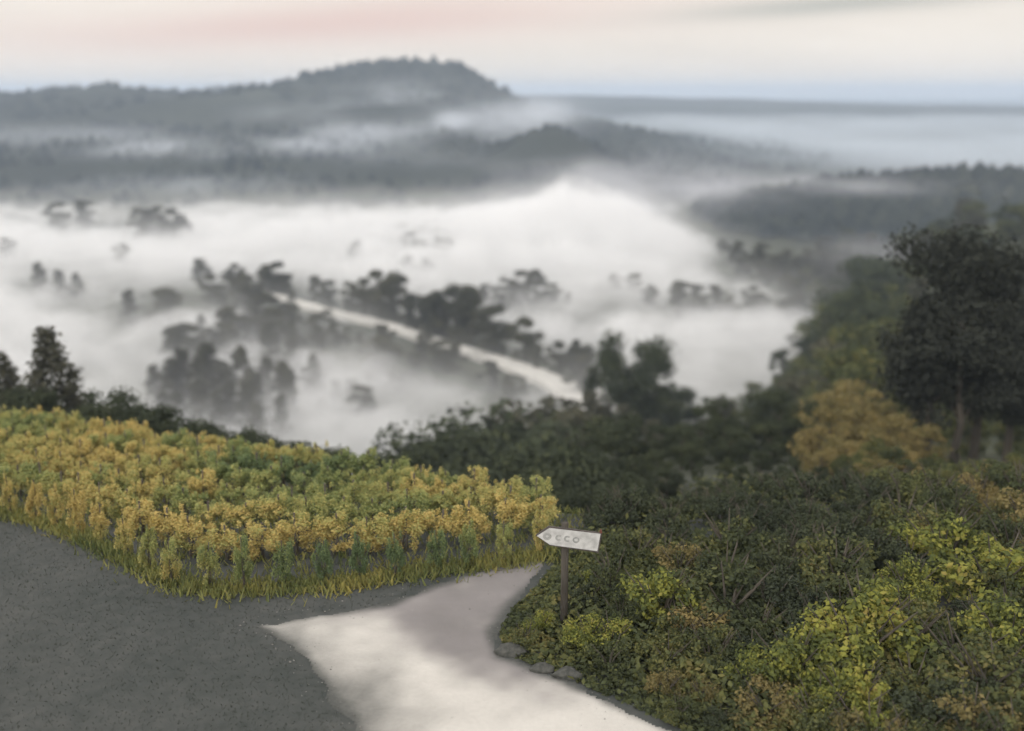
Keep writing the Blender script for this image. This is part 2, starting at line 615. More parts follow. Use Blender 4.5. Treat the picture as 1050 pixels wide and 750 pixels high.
def smooth_line(pts, n=6):
    out = []
    for i in range(len(pts) - 1):
        p0 = pts[max(i - 1, 0)]; p1 = pts[i]; p2 = pts[i + 1]; p3 = pts[min(i + 2, len(pts) - 1)]
        for k in range(n):
            u = k / n
            out.append(tuple(.5 * (2 * p1[j] + (p2[j] - p0[j]) * u + (2 * p0[j] - 5 * p1[j] + 4 * p2[j] - p3[j]) * u * u +
                                   (3 * p1[j] - p0[j] - 3 * p2[j] + p3[j]) * u ** 3) for j in range(2)))
    out.append(pts[-1])
    return out


VRS = smooth_line(VR)


def ribbon(name, line, width, lift, mat):
    v, f = [], []
    for i, (x, y) in enumerate(line):
        a = line[max(i - 1, 0)]; c = line[min(i + 1, len(line) - 1)]
        dx, dy = c[0] - a[0], c[1] - a[1]; l = math.hypot(dx, dy); nx, ny = -dy / l, dx / l
        w = width(i / (len(line) - 1)) + .5 * float(fbm(i * .7, 3.0, 2))
        for k in (-1, -.9, -.3, .3, .9, 1):
            X, Y = x + nx * k * w, y + ny * k * w
            v.append((X, Y, Hz(x, y) + lift - (abs(k) == 1) * 1.6))
    n = 6
    for i in range(len(line) - 1):
        for k in range(n - 1):
            f.append((i * n + k, i * n + k + 1, (i + 1) * n + k + 1, (i + 1) * n + k))
    me = bpy.data.meshes.new(name); me.from_pydata(v, [], f); me.update()
    return ob(name, me, mat)


vr_mat = simple_mat('valley_road', [(0.3, (.42, .41, .37)), (0.7, (.62, .60, .56))], .25, .95, .2)
tag(ribbon('valley_road', VRS, lambda u: 2.5 + 4.2 * u ** 3, 1.4, vr_mat), kind='structure')

# ------------------------------------------------------------------ signpost
sp_base = P(578, 648, 0)
root = bpy.data.objects.new('signpost', None); C.objects.link(root)
root.location = (sp_base.x, sp_base.y, Hz(sp_base.x, sp_base.y))
tag(root, 'white arrow shaped signboard pointing left on a dark post beside the road bend', 'signpost')
dist = sp_base.length


def front(px, py):   # local coords in the vertical plane of the sign
    q = PD(px, py, sp_base.y)
    return q.x - sp_base.x, q.z - root.location.z


rim = [front(*p) for p in ((549, 547), (562.5, 537.5), (617, 544.5), (613.5, 565), (563, 557.5))]


def prism(poly, y0, y1, name, mat, parent, bev=.006):
    n = len(poly)
    v = [(x, y0, z) for x, z in poly] + [(x, y1, z) for x, z in poly]
    f = [tuple(range(n)), tuple(range(2 * n - 1, n - 1, -1))] + [(i, i + n, (i + 1) % n + n, (i + 1) % n) for i in range(n)]
    me = bpy.data.meshes.new(name); me.from_pydata(v, [], f); me.update()
    o = ob(name, me, mat, parent)
    if bev:
        bm_ = o.modifiers.new('bevel', 'BEVEL'); bm_.width = bev; bm_.segments = 2
    return o


cx = sum(p[0] for p in rim) / 5; cz = sum(p[1] for p in rim) / 5
board = prism(rim, -.125, -.088, 'arrow_board', M['sign_edge'], root)
face = [(cx + (x - cx) * .955, cz + (z - cz) * .86) for x, z in rim]
prism(face, -.133, -.126, 'arrow_face', M['sign_white'], board, .002)
# worn letters: a row of round strokes
ux = Vector((rim[2][0] - rim[1][0], 0, rim[2][1] - rim[1][1])).normalized(); uz = Vector((-ux.z, 0, ux.x))
o0 = Vector((rim[0][0], 0, rim[0][1]))


def stroke_ring(mb, c, rx_, rz_, a0, a1, wd, seg=14):
    v, f = [], []
    for i in range(seg + 1):
        a = a0 + (a1 - a0) * i / seg
        for r_, y_ in ((1, -.0655), (1, -.0625)):
            pass
        for s_ in (-1, 1):
            for y_ in (-.1365, -.133):
                p = c + ux * math.cos(a) * (rx_ + s_ * wd) + uz * math.sin(a) * (rz_ + s_ * wd)
                v.append((p.x, y_, p.z))
    for i in range(seg):
        j = i * 4; k = j + 4
        f += [(j, k, k + 2, j + 2), (j + 1, j + 3, k + 3, k + 1), (j, j + 1, k + 1, k), (j + 2, k + 2, k + 3, j + 3)]
    mb.add(v, f)


L = (Vector((rim[2][0], 0, rim[2][1])) - Vector((rim[1][0], 0, rim[1][1]))).length
mid_l = Vector((cx, 0, cz))
mb = MB()
stroke_ring(mb, mid_l - ux * .37 * L, .055 * L, .05 * L, 0, 6.28, .026 * L)
stroke_ring(mb, mid_l - ux * .15 * L, .05 * L, .045 * L, .8, 5.5, .018 * L)
stroke_ring(mb, mid_l + ux * .01 * L, .05 * L, .045 * L, .8, 5.5, .018 * L)
stroke_ring(mb, mid_l + ux * .17 * L, .05 * L, .045 * L, 0, 6.28, .016 * L)
ob('lettering', mb.mesh('lettering'), M['sign_mark'], board)
mb = MB(); ztop = rim[2][1] + .02
pz = front(577, 537)[1]
mb.tube([(.0, 0, -.3), (.005, 0, pz * .5), (.0, 0, pz + .02)], [.088, .084, .08], 12)
ob('post', mb.mesh('post'), M['post'], root, True)
for dz in (-.09, .09):
    mb = MB(); mb.tube([(-.11, -.075, cz + dz), (.11, -.075, cz + dz)], [.016, .016], 6)
    ob('bracket', mb.mesh('bracket'), M['sign_edge'], root)
mb = MB(); mb.tube([(0, 0, 0), (0, 0, .05), (0, 0, .09)], [.035, .028, .01], 8)
o = ob('corner_bolt', mb.mesh('corner_bolt'), simple_mat('rust', [(0.3, (.10, .04, .03)), (0.7, (.17, .07, .05))], 8), root)
o.location = (rim[2][0] - .03, -.105, rim[2][1] - .005)


# ------------------------------------------------------------------ stones by the verge
def rock(px, py, sx, sz, label):
    p = P(px, py, 0)
    rs = np.random.RandomState(int(px))
    import bmesh
    bm = bmesh.new(); bmesh.ops.create_icosphere(bm, subdivisions=3, radius=1)
    for v in bm.verts:
        k = 1 + .18 * float(fbm(v.co.x * 1.4 + px, v.co.y * 1.4 + v.co.z * 2, 3))
        v.co = Vector((v.co.x * sx * k, v.co.y * sx * .7 * k, v.co.z * sz * k))
    me = bpy.data.meshes.new('verge_stone'); bm.to_mesh(me); bm.free()
    o = ob('verge_stone', me, M['stone'], smooth=True); o.location = (p.x, p.y, Hz(p.x, p.y) + sz * .05)
    tag(o, label, 'stone', 'stones along the road edge')


rock(524, 668, .36, .17, 'grey stone at the road edge, nearest to the foot of the signpost')
rock(556, 686, .26, .13, 'small dark stone between the two bigger stones on the road edge')
rock(583, 692, .34, .16, 'grey stone at the road edge, farthest from the signpost')

n = 2600
gx = NR.uniform(-9, 8, n); gy = NR.uniform(15, 30, n)
din = d_poly(gx, gy, road_poly); inn = in_poly(gx, gy, road_poly)
ok = (inn & ((din < .5) | (NR.rand(n) < .35))) | (~inn & (din < .5))
gx, gy = gx[ok], gy[ok]; k = len(gx); gz = H(gx, gy) + .02
s_ = NR.uniform(.007, .022, k) * np.where(NR.rand(k) < .06, 1.8, 1)
pv = np.array([(1, 0, 0), (.3, .9, .1), (-.8, .6, 0), (-.8, -.6, 0), (.3, -.95, 0), (.1, .1, .7)])
vv = pv[None] * NR.uniform(.7, 1.3, (k, 6))[:, :, None] * s_[:, None, None]
vv += np.stack([gx, gy, gz], 1)[:, None, :]
ff = (np.array([(0, 1, 5), (1, 2, 5), (2, 3, 5), (3, 4, 5), (4, 0, 5)])[None] + (np.arange(k) * 6)[:, None, None]).reshape(-1, 3)
M['pebble'] = leaf_mat('pebble', [(0.3, (.08, .078, .07)), (0.5, (.18, .175, .16)), (0.7, (.32, .31, .29))], 3.0, 0.0)
tag(ob('gravel', mesh_np('gravel', vv.reshape(-1, 3), ff), M['pebble']), 'loose pebbles strewn over the pale road', 'gravel', kind='stuff')

# ------------------------------------------------------------------ vineyard


def vine_meshes(i):
    rs = np.random.RandomState(500 + i)
    cs, rd = [], []
    for k in range(14):
        cs.append((rs.uniform(-.40, .40), rs.uniform(-.2, .2), rs.uniform(.42, 1.3))); q = rs.uniform(.15, .26)
        rd.append((q * .8, q, q * 1.1))
    for k in range(3):
        x = rs.uniform(-.3, .3); cs.append((x, rs.uniform(-.15, .15), rs.uniform(1.3, 1.55))); rd.append((.06, .06, .16))
    for k in range(3):
        cs.append((rs.uniform(-.28, .28), rs.uniform(-.25, .1), rs.uniform(.1, .4))); rd.append((.12, .1, .2))
    f = leaves_mesh('foliage', cs, rd, 3400, .033, 900 + i)
    f.materials.append(M['vine_leaf'])
    b = MB(); x = rs.uniform(-.05, .05)
    b.tube([(0, 0, -.05), (x, 0, .3), (-x, .02, .6), (.02, 0, .8)], [.035, .028, .024, .018], 6)
    b.tube([(0, 0, .75), (.2, 0, .85), (.4, 0, .82)], [.016, .012, .008], 5)
    b.tube([(0, 0, .75), (-.2, 0, .86), (-.4, 0, .8)], [.016, .012, .008], 5)
    s = b.mesh('stem'); s.materials.append(M['bark'])
    b = MB(); b.tube([(.06, .03, -.2), (.06, .03, 1.5)], [.028, .024], 6)
    k_ = b.mesh('stake'); k_.materials.append(M['stake'])
    return f, s, k_


VM = [vine_meshes(i) for i in range(6)]
front_edge = [(-40, 505), (40, 524), (110, 562), (180, 597), (240, 602), (300, 597), (360, 596), (410, 588), (460, 580), (520, 573), (560, 566)]
fe = [(P(a, b_ + 2, 0).x, P(a, b_ + 2, 0).y) for a, b_ in front_edge]
fe = [(-24, 35.5)] + fe
FX = [p[0] for p in fe]; FY = [p[1] for p in fe]
row = 0
nv = 0
ROWLAB = ['autumn vine in the front row above the grey verge', 'yellowing vine in the second row of the vineyard', 'green and gold vine in the third row of the vineyard',
          'vine in the fourth row of the vineyard', 'vine in the fifth row of the vineyard', 'vine in the sixth row of the vineyard',
          'vine in the seventh row of the vineyard', 'vine in the eighth row below the fog', 'golden vine in the ninth row by the valley edge', 'golden vine in the tenth row by the valley edge']
for row in range(10):
    x = -25.0
    while x < 1.45 - .13 * row:
        y = float(np.interp(x, FX, FY)) + row * (1.75 + max(0, -x - 4) * .012) + .1 * math.sin(x)
        if y < float(ye(x)) + 1.2 and abs(x) < .54 * y + 1.5 and nv < 300:
            if not (row > 0 and x > 2.2):
                f, s, k_ = R.choice(VM)
                e = bpy.data.objects.new('grape_vine', None); C.objects.link(e)
                e.location = (x + R.uniform(-.06, .06), y + R.uniform(-.08, .08), Hz(x, y))
                e.rotation_euler = (0, 0, R.choice((0, math.pi)) + R.uniform(-.12, .12))
                q = R.uniform(.64, .84); e.scale = (1.15 if row else .5, 1.1 if row else .8, q * (1.0 if row else 1.12))
                tag(e, ROWLAB[row], 'vine', 'grape vines of the vineyard')
                ob('foliage', f, None, e); ob('stem', s, None, e); ob('stake', k_, None, e)
                nv += 1
        x += .92
print('vines', nv)

# low herbs between the rows and at the feet of the vines
n = 45000
gx = NR.uniform(-26, 4, n); off = NR.uniform(-.5, 17, n)
off = np.where(NR.rand(n) < .25, NR.normal(-.1, .3, n), off)
gy = np.interp(gx, FX, FY) + off
ok = gy < ye(gx) + 3
gx, gy = gx[ok], gy[ok]
gz = H(gx, gy)
k = len(gx)
a = NR.uniform(0, 6.28, k); h_ = NR.uniform(.06, .24, k); w_ = NR.uniform(.012, .03, k)
c0 = np.stack([gx, gy, gz], 1); dv = np.stack([np.cos(a) * w_, np.sin(a) * w_, 0 * a], 1)
tp = c0 + np.stack([NR.uniform(-.12, .12, k), NR.uniform(-.12, .12, k), h_], 1)
v = np.stack([c0 - dv, c0 + dv, tp + dv * .5, tp - dv * .5], 1).reshape(-1, 3)
M['herb'] = leaf_mat('herb', [(0.3, (.10, .13, .055)), (0.5, (.20, .21, .075)), (0.7, (.32, .28, .09))], .4, .25)
tag(ob('vineyard_grass', mesh_np('vineyard_grass', v, np.arange(4 * k).reshape(k, 4)), M['herb']), 'tufts of grass between the vine rows', 'grass', kind='stuff')

# short turf over the verge
n = 36000
gx = NR.uniform(-17, 3, n); gy = NR.uniform(14, 33, n)
ok = (gy < np.interp(gx, FX, FY) + .4) & ~in_poly(gx, gy, road_poly) & (np.abs(gx) < .56 * gy + 1)
gx, gy = gx[ok], gy[ok]; k = len(gx)
gz = H(gx, gy); a = NR.uniform(0, 6.28, k); h_ = NR.uniform(.015, .05, k); w_ = NR.uniform(.008, .016, k)
c0 = np.stack([gx, gy, gz - .005], 1); dv = np.stack([np.cos(a) * w_, np.sin(a) * w_, 0 * a], 1)
tp = c0 + np.stack([NR.uniform(-.05, .05, k), NR.uniform(-.05, .05, k), h_], 1)
v = np.stack([c0 - dv, c0 + dv, tp + dv * .3, tp - dv * .3], 1).reshape(-1, 3)
M['turf'] = leaf_mat('turf', [(0.3, (.075, .083, .073)), (0.7, (.10, .107, .093))], .5, .5)
tag(ob('verge_grass', mesh_np('verge_grass', v, np.arange(4 * k).reshape(k, 4)), M['turf']), 'short grey green grass on the dark verge', 'grass', kind='stuff')

# ------------------------------------------------------------------ shrubs on the near bank (right of the road)
rb = [(600, 556), (562, 570), (540, 596), (504, 640), (505, 672), (560, 694), (640, 728), (700, 760), (780, 800), (1380, 850), (1400, 500), (900, 490), (640, 500)]
BR = [(600, 585, 22), (560, 595, 18), (575, 640, 18), (620, 640, 20), (640, 600, 28), (672, 588, 26), (552, 615, 22), (538, 640, 20), (650, 655, 24), (720, 640, 24), (600, 690, 18), (760, 685, 30), (830, 670, 36), (880, 615, 30), (930, 590, 30),
      (975, 565, 34), (1020, 585, 26), (900, 690, 30), (960, 620, 22), (1040, 620, 26), (830, 705, 28), (700, 660, 20), (930, 660, 24)]
OC = [(700, 568, 14), (548, 650, 12), (1030, 520, 40), (1010, 570, 18), (700, 700, 30), (640, 700, 20), (1035, 650, 26), (790, 720, 24), (900, 730, 20), (585, 600, 8)]
DK = [(800, 600, 90), (700, 610, 34), (990, 650, 46), (870, 560, 60), (588, 612, 9), (950, 720, 34), (720, 560, 60), (640, 630, 20), (1020, 710, 40)]


def kind_at(px, py):
    def s(L):
        return min(math.hypot(px - a, (py - b_)) / r_ for a, b_, r_ in L)
    best = min((s(BR), 's_yellow'), (s(OC), 's_ochre'), (s(DK), 's_dark'))
    return best[1] if best[0] < 1.0 else ('s_green' if R.random() < .7 else 's_dark')


def blend_kind(k_):
    r_ = R.random()
    return 's_green' if r_ < .28 else ('s_ochre' if r_ > .95 else k_)



LABS = {'s_yellow': ('bright yellow green shrub on the near bank', 'yellow shrubs on the bank'),
        's_ochre': ('rusty ochre shrub on the near bank', 'ochre shrubs on the bank'),
        's_green': ('dull green shrub on the near bank', 'green shrubs on the bank'),
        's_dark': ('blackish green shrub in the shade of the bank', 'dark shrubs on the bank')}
ns = 0
step = .8
yy_ = 13.0
while yy_ < 40:
    xx_ = -3.0
    while xx_ < 29:
        x = xx_ + R.uniform(-.4, .4) * step; y = yy_ + R.uniform(-.4, .4) * step
        xx_ += step
        if x > .53 * y + 6:
            continue
        z = Hz(x, y)
        # where it shows in the photograph
        rel = Vector((x, y, z - CAMZ)); dep = rel.dot(FWD)
        px = 525 + rel.x / dep * FPX / SC; py = 375 - rel.dot(UP) / dep * FPX / SC
        if not in_poly(np.array(px), np.array(py), rb):
            continue
        if d_poly(np.array(x), np.array(y), road_poly) < .30 or in_poly(np.array(x), np.array(y), road_poly):
            continue
        if abs(x - sp_base.x) < .3 and y < sp_base.y + .3 and y > sp_base.y - .7:
            continue
        dr = float(d_poly(np.array(x), np.array(y), road_poly))
        hh = min(1.55, .50 + .28 * dr) * R.uniform(.75, 1.2)
        pyv = py - hh * .6 * FPX / dep
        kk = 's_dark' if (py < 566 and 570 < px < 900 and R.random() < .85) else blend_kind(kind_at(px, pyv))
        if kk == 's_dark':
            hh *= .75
        if kk == 's_yellow':
            hh *= 1.1
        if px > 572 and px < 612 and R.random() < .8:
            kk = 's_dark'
        if abs(px - 585) < 24 and 540 < py - hh * FPX / dep < 572:
            hh *= .6
        lab, grp = LABS[kk]
        if px < 560:
            lab = lab.replace('on the near bank', 'on the tip of the bank inside the road bend').replace('in the shade of the bank', 'on the tip of the bank inside the bend')
        elif px < 620:
            lab = lab.replace('on the near bank', 'around the signpost foot').replace('in the shade of the bank', 'around the signpost foot')
        elif y > 30:
            lab = lab.replace('near bank', 'far side of the bank').replace('in the shade of the bank', 'on the far side of the bank')
        plant(kk, x, y, hh, R.uniform(.8, 1.1), label=lab, cat='shrub', group=grp)
        ns += 1
    yy_ += step
    step = .8 + (yy_ - 13) * .03
print('shrubs', ns)
# undergrowth below the shrubs
n = 120000
gx = NR.uniform(-3, 30, n); gy = NR.uniform(13, 62, n)
gx[:60000] = NR.uniform(-3, 9, 60000); gy[:60000] = NR.uniform(16, 28, 60000)
dr = d_poly(gx, gy, road_poly)
gd = gy * FWD.y + (H(gx, gy) - CAMZ) * FWD.z
qx = 525 + gx / gd * FPX / SC; qy = 375 - (gy * UP.y + (H(gx, gy) - CAMZ) * UP.z) / gd * FPX / SC
ok = (dr > .08) & ~in_poly(gx, gy, road_poly) & (gx < .56 * gy + 6) & in_poly(qx, qy, rb + [])
gx, gy = gx[ok], gy[ok]; k = len(gx); gz = H(gx, gy)
c0 = np.stack([gx, gy, gz + NR.uniform(0.02, .5, k) * np.clip(dr[ok] * .6, .1, 1)], 1)
nn = NR.normal(size=(k, 3)) + np.array([0, 0, 1.2]); nn /= np.linalg.norm(nn, axis=1)[:, None]
a_ = np.cross(nn, NR.normal(size=(k, 3))); a_ /= np.linalg.norm(a_, axis=1)[:, None]; b__ = np.cross(nn, a_)
s_ = NR.uniform(.04, .11, k)[:, None]
v = np.stack([c0 - a_ * s_, c0 - b__ * s_ * .6, c0 + a_ * s_, c0 + b__ * s_ * .6], 1).reshape(-1, 3)
tag(ob('undergrowth', mesh_np('undergrowth', v, np.arange(4 * k).reshape(k, 4)), M['green_leaf']), 'low leafy undergrowth covering the bank beside the road', 'undergrowth', kind='stuff')

# ------------------------------------------------------------------ trees
T = by_top


def many(items, key, label, group, w=1.0, f=by_top):
    for it in items:
        if f is by_base and len(items) > 10:
            if R.random() < .12:
                continue
            j_ = R.uniform(-7, 7); it = (it[0] + R.uniform(-8, 8), it[1] + j_ * .4, it[2] + j_) + tuple(it[3:])
        f(key if len(it) < 4 or not isinstance(it[-1], str) else it[-1], *it[:3], w=w * R.uniform(.9, 1.15), label=label, group=group)


# dark trees of the middle ground, just below the bank
many([(560, 470, 56), (590, 452, 60), (620, 436, 64), (650, 428, 66), (680, 435, 64), (700, 440, 62), (720, 418, 70), (745, 408, 74), (770, 402, 78), (800, 402, 76), (825, 410, 72),
      (600, 500, 42), (625, 495, 43), (655, 488, 45), (685, 480, 47), (715, 475, 48), (745, 468, 50), (780, 462, 52), (815, 470, 50), (850, 478, 48), (600, 470, 52), (640, 465, 54), (675, 462, 55), (710, 455, 56), (750, 440, 60), (790, 435, 60),
      (640, 520, 38), (680, 515, 39), (720, 510, 40), (760, 500, 41), (800, 500, 42), (840, 508, 41), (870, 505, 43), (905, 520, 43), (560, 500, 48), (580, 488, 50)],
     'dark', 'blackish tree in the dark thicket below the vineyard end', 'trees of the dark thicket', 1.0)
many([(530, 470, 75), (505, 450, 82), (480, 440, 88), (455, 455, 82), (520, 425, 100), (548, 430, 96), (425, 462, 80), (395, 470, 74), (365, 473, 70), (500, 478, 62), (470, 482, 58), (430, 482, 58)],
     'dark', 'dim bushy tree just behind the lower vineyard crest', 'dim trees behind the vineyard crest', 1.1)
many([(400, 468, 47), (370, 466, 47), (340, 462, 48), (325, 466, 46), (310, 457, 48), (295, 460, 47), (280, 450, 49), (265, 452, 48), (245, 444, 50), (225, 438, 51), (210, 440, 50), (195, 432, 52), (175, 428, 52), (150, 420, 53), (128, 412, 54), (108, 404, 55), (90, 398, 55), (30, 400, 56)],
     'dark', 'low hazy bush along the upper vineyard edge', 'bushes along the upper vineyard edge', 1.1)
T('spruce', 46, 331, 60, w=1.35, label='tall cone shaped tree standing above the vineyard at far left')
T('spruce', 0, 358, 62, w=1.1, label='cone shaped tree cut by the left edge above the vineyard')
T('spruce', 72, 388, 58, w=.9, label='shorter pointed tree beside the tall cone tree')
# big round tree in front of the fog at the road's end
T('dark', 650, 340, 150, w=.95, label='broad dark tree standing alone against the fog right of the valley road')
T('dark', 626, 358, 155, w=.6, label='narrow dark tree touching the broad dark tree')
T('dark', 674, 360, 148, w=.6, label='lower dark tree on the sign side of the broad dark tree')
many([(560, 410, 130), (610, 400, 140), (590, 420, 120), (640, 415, 120), (670, 430, 110), (615, 440, 100), (575, 445, 100), (645, 445, 90)],
     'valley', 'dim grey tree in the wood below the end of the valley road', 'grey wood below the valley road end', .95)
# evergreens on the right
many([(880, 462, 44), (905, 450, 46), (930, 470, 43), (955, 462, 45), (985, 478, 42), (1015, 470, 42), (1045, 462, 42), (860, 470, 47), (970, 500, 38), (1035, 505, 36)],
     'green', 'dull green small tree standing in the upper bank below the evergreens', 'small trees of the upper bank', 1.1)
many([(842, 458, 48), (868, 450, 50), (895, 470, 42), (918, 458, 46), (945, 485, 40), (1000, 490, 39), (1025, 482, 40), (1050, 520, 34)],
     'ochre', 'brownish yellow small tree standing in the upper bank below the evergreens', 'brown small trees of the upper bank', 1.6)
T('evergreen', 972, 230, 62, w=.8, label='tallest black evergreen among those on the right slope')
T('evergreen', 1022, 246, 64, w=.95, label='black evergreen on the far right beside the tallest one')
T('evergreen', 955, 300, 63, w=.6, label='shorter black evergreen on the valley side of the tallest one')
T('evergreen', 995, 300, 60, w=1.1, label='black evergreen filling the gap between the two tall ones')
T('evergreen', 1052, 300, 66, w=1.1, label='black evergreen cut by the right edge of the picture')
many([(835, 405, 78), (862, 392, 84), (888, 398, 82), (915, 410, 80), (855, 430, 66), (885, 436, 64), (915, 440, 64), (835, 446, 64), (930, 450, 56), (945, 435, 56), (915, 425, 57), (880, 415, 58), (850, 420, 58), (900, 440, 54), (865, 445, 53)], 'ochre',
     'ochre autumn tree in the slope wood left of the evergreens', 'ochre trees left of the evergreens', 1.3)
many([(1045, 500, 46), (1030, 540, 40), (1060, 560, 36), (1010, 500, 50), (1075, 520, 42)], 'ochre', 'ochre tree on the right edge below the evergreens', 'ochre trees below the evergreens', 1.0)
many([(820, 425, 74), (905, 350, 100), (930, 365, 92), (880, 350, 110), (955, 430, 72), (980, 455, 60), (1000, 400, 85), (1040, 420, 80), (930, 400, 80), (1050, 380, 90), (965, 480, 54), (985, 500, 48), (940, 500, 50)], 'green',
     'mossy green tree on the slope around the evergreens', 'green trees around the evergreens', 1.05)
many([(870, 325, 150), (895, 300, 170, 'dark'), (925, 290, 180), (860, 350, 140, 'valley'), (945, 270, 220), (900, 275, 230, 'dark'), (870, 285, 240), (985, 265, 240, 'valley'), (1030, 270, 230), (960, 300, 190, 'dark'), (1000, 310, 170), (1040, 300, 180, 'valley'),
      (850, 300, 260), (880, 265, 280, 'dark'), (915, 262, 290), (1060, 260, 280, 'valley'), (845, 320, 220), (870, 305, 200, 'dark'), (910, 320, 150), (950, 330, 140, 'valley'), (1000, 345, 130), (1050, 340, 135, 'dark'), (885, 335, 130), (1075, 300, 170, 'valley'), (700, 412, 205), (722, 408, 210, 'dark'), (745, 404, 205), (768, 402, 212, 'valley'), (790, 396, 205), (812, 388, 205, 'dark'), (832, 376, 215), (845, 360, 225, 'valley'), (858, 342, 235), (865, 325, 250, 'dark'), (800, 405, 180), (830, 395, 180, 'valley'), (850, 380, 180), (780, 412, 175, 'dark'), (755, 418, 170), (870, 365, 170, 'valley'), (840, 410, 150), (810, 415, 150, 'dark')], 'green',
     'dark or olive tree in the wood on the right hillside', 'olive wood on the right hillside', 1.1)
for i in range(95):
    x_ = R.uniform(80, 300); y_ = R.uniform(270, 480)
    if x_ > .62 * y_ + 20 or x_ < float(bx(y_)) + 8:
        continue
    plant(R.choice(('dark', 'green', 'valley')), x_, y_, R.uniform(7, 12), R.uniform(1.1, 1.5), label='shadowy tree on the wooded back of the right hillside, beyond the olive wood', group='wood on the back of the hillside')
for i in range(110):
    y_ = R.uniform(130, 430); x_ = float(bx(y_)) + R.uniform(-2, 55)
    if x_ > .56 * y_:
        continue
    plant(R.choice(('dark', 'green', 'valley')), x_, y_, R.uniform(5, 9), R.uniform(1.1, 1.5), label='shadowy tree on the hillside edge where the fog laps against the wood', group='trees where the fog meets the hillside')
for i in range(60):
    px_ = R.uniform(170, 520); pb_ = R.uniform(345, 445)
    if pb_ < 300 + .30 * (px_ - 150) + 8 or pb_ > 405 + .12 * (px_ - 170) or (330 < px_ < 510 and 385 < pb_ - .1 * (px_ - 330) < 440 and R.random() < .85):
        continue
    by_base(R.choice(('valley', 'valley', 'valley_tall')), px_, pb_, pb_ - R.uniform(28, 52), w=R.uniform(1.1, 1.7), label='hazy grey tree scattered in the thin fog between the vineyard and the valley road', group='scattered trees in thin fog')
# valley: scattered trees in the fog, left
for x_, b_, t_, k_, lab in ((60, 236, 208, 'valley', 'small pale tree in the fog, first near the left edge by the hills'), (87, 232, 206, 'valley', 'small pale tree in the fog beside the first one by the hills'),
                            (127, 272, 250, 'valley', 'small round tree alone in the fog below the wide clump'), (42, 304, 270, 'valley_tall', 'narrow grey tree in the fog at left, first of three'),
                            (62, 305, 277, 'valley_tall', 'narrow grey tree in the fog at left, middle of three'), (80, 306, 280, 'valley_tall', 'narrow grey tree in the fog at left, third of three'),
                            (134, 334, 297, 'valley_tall', 'grey tree in open fog, left of a pair'), (174, 336, 295, 'valley', 'rounder grey tree in open fog, right of a pair'),
                            (152, 336, 320, 'valley', 'low bush between the pair of trees in open fog'), (8, 265, 245, 'valley', 'faint tree in the fog at the left edge')):
    by_base(k_, x_, b_, t_, w=1.5 if k_ == 'valley' else 1.9, label=lab)
many([(145, 248, 214), (160, 246, 211), (176, 248, 214), (188, 246, 219), (165, 249, 222)], 'valley', 'tree of the wide dark clump standing in the fog', 'wide clump of trees in the fog', 1.2, by_base)
many([(208, 292, 264), (216, 312, 282), (236, 300, 276), (238, 345, 312), (262, 338, 290), (250, 320, 282), (272, 345, 300), (283, 338, 305), (228, 330, 300)], 'valley',
     'grey tree at the far end of the valley road', 'trees at the far end of the valley road', 1.1, by_base)
many([(250, 300, 274), (268, 300, 268), (285, 303, 266), (300, 303, 276), (318, 308, 282), (338, 312, 285), (358, 318, 288), (374, 322, 283), (392, 326, 278), (410, 332, 282), (425, 338, 296), (442, 344, 304), (452, 350, 300), (470, 352, 296),
      (488, 358, 300), (505, 364, 310), (520, 370, 318), (535, 374, 325), (300, 310, 290), (400, 330, 292), (380, 325, 300)], 'valley',
     'grey tree in the line along the far side of the valley road', 'tree line beyond the valley road', 1.05, by_base)
many([(552, 382, 355), (572, 388, 352), (588, 392, 350), (600, 398, 356), (598, 410, 366)], 'valley', 'dark tree at the near bend of the valley road', 'trees at the near bend of the valley road', .95, by_base)
many([(500, 318, 290), (520, 314, 284), (535, 312, 277), (550, 312, 276), (565, 312, 290), (480, 322, 292), (462, 330, 296), (582, 312, 300), (512, 322, 300)], 'valley',
     'tree of the clump rising through fog above the valley road', 'clump in the fog above the valley road', 1.15, by_base)
many([(636, 296, 276), (660, 312, 291), (678, 316, 293), (695, 320, 295), (712, 324, 301), (728, 322, 303), (745, 328, 307), (762, 325, 305), (780, 330, 307), (800, 330, 303), (820, 328, 300), (700, 330, 307), (840, 332, 295)], 'valley',
     'olive tree in the thin line crossing the fog on the right', 'tree line crossing the fog', 1.5, by_base)
many([(690, 318, 292), (708, 316, 288), (730, 318, 294), (770, 318, 296), (810, 316, 294), (835, 320, 296), (860, 322, 298), (650, 302, 280), (668, 306, 286), (785, 316, 290), (820, 312, 284)], 'valley', 'olive brown tree thickening the line that crosses the fog toward the hillside', 'thick part of the tree line crossing the fog', 1.3, by_base)
many([(755, 270, 248), (780, 275, 250), (805, 280, 256), (830, 284, 256), (850, 290, 262), (865, 282, 255), (870, 300, 270), (740, 262, 246), (845, 268, 244)], 'valley', 'brown green tree on the low land between fog and dark ridge', 'trees below the dark ridge', 1.5, by_base)
many([(765, 285, 262), (785, 293, 270), (805, 300, 280), (822, 300, 278), (795, 285, 262), (820, 282, 262), (840, 290, 268), (775, 272, 255), (850, 310, 285)], 'valley',
     'olive tree on the promontory into the fog below the dark ridge', 'trees on the promontory', 1.6, by_base)
many([(300, 345, 315), (325, 352, 322), (345, 356, 328), (365, 360, 335), (388, 364, 338), (410, 368, 345), (430, 373, 348), (450, 378, 352), (470, 384, 357), (490, 392, 362), (508, 402, 372), (522, 410, 382),
      (310, 372, 340), (335, 385, 355), (290, 360, 330), (420, 385, 362), (395, 380, 355)], 'valley',
     'grey tree in the line along the near side of the valley road', 'tree line before the valley road', 1.35, by_base)
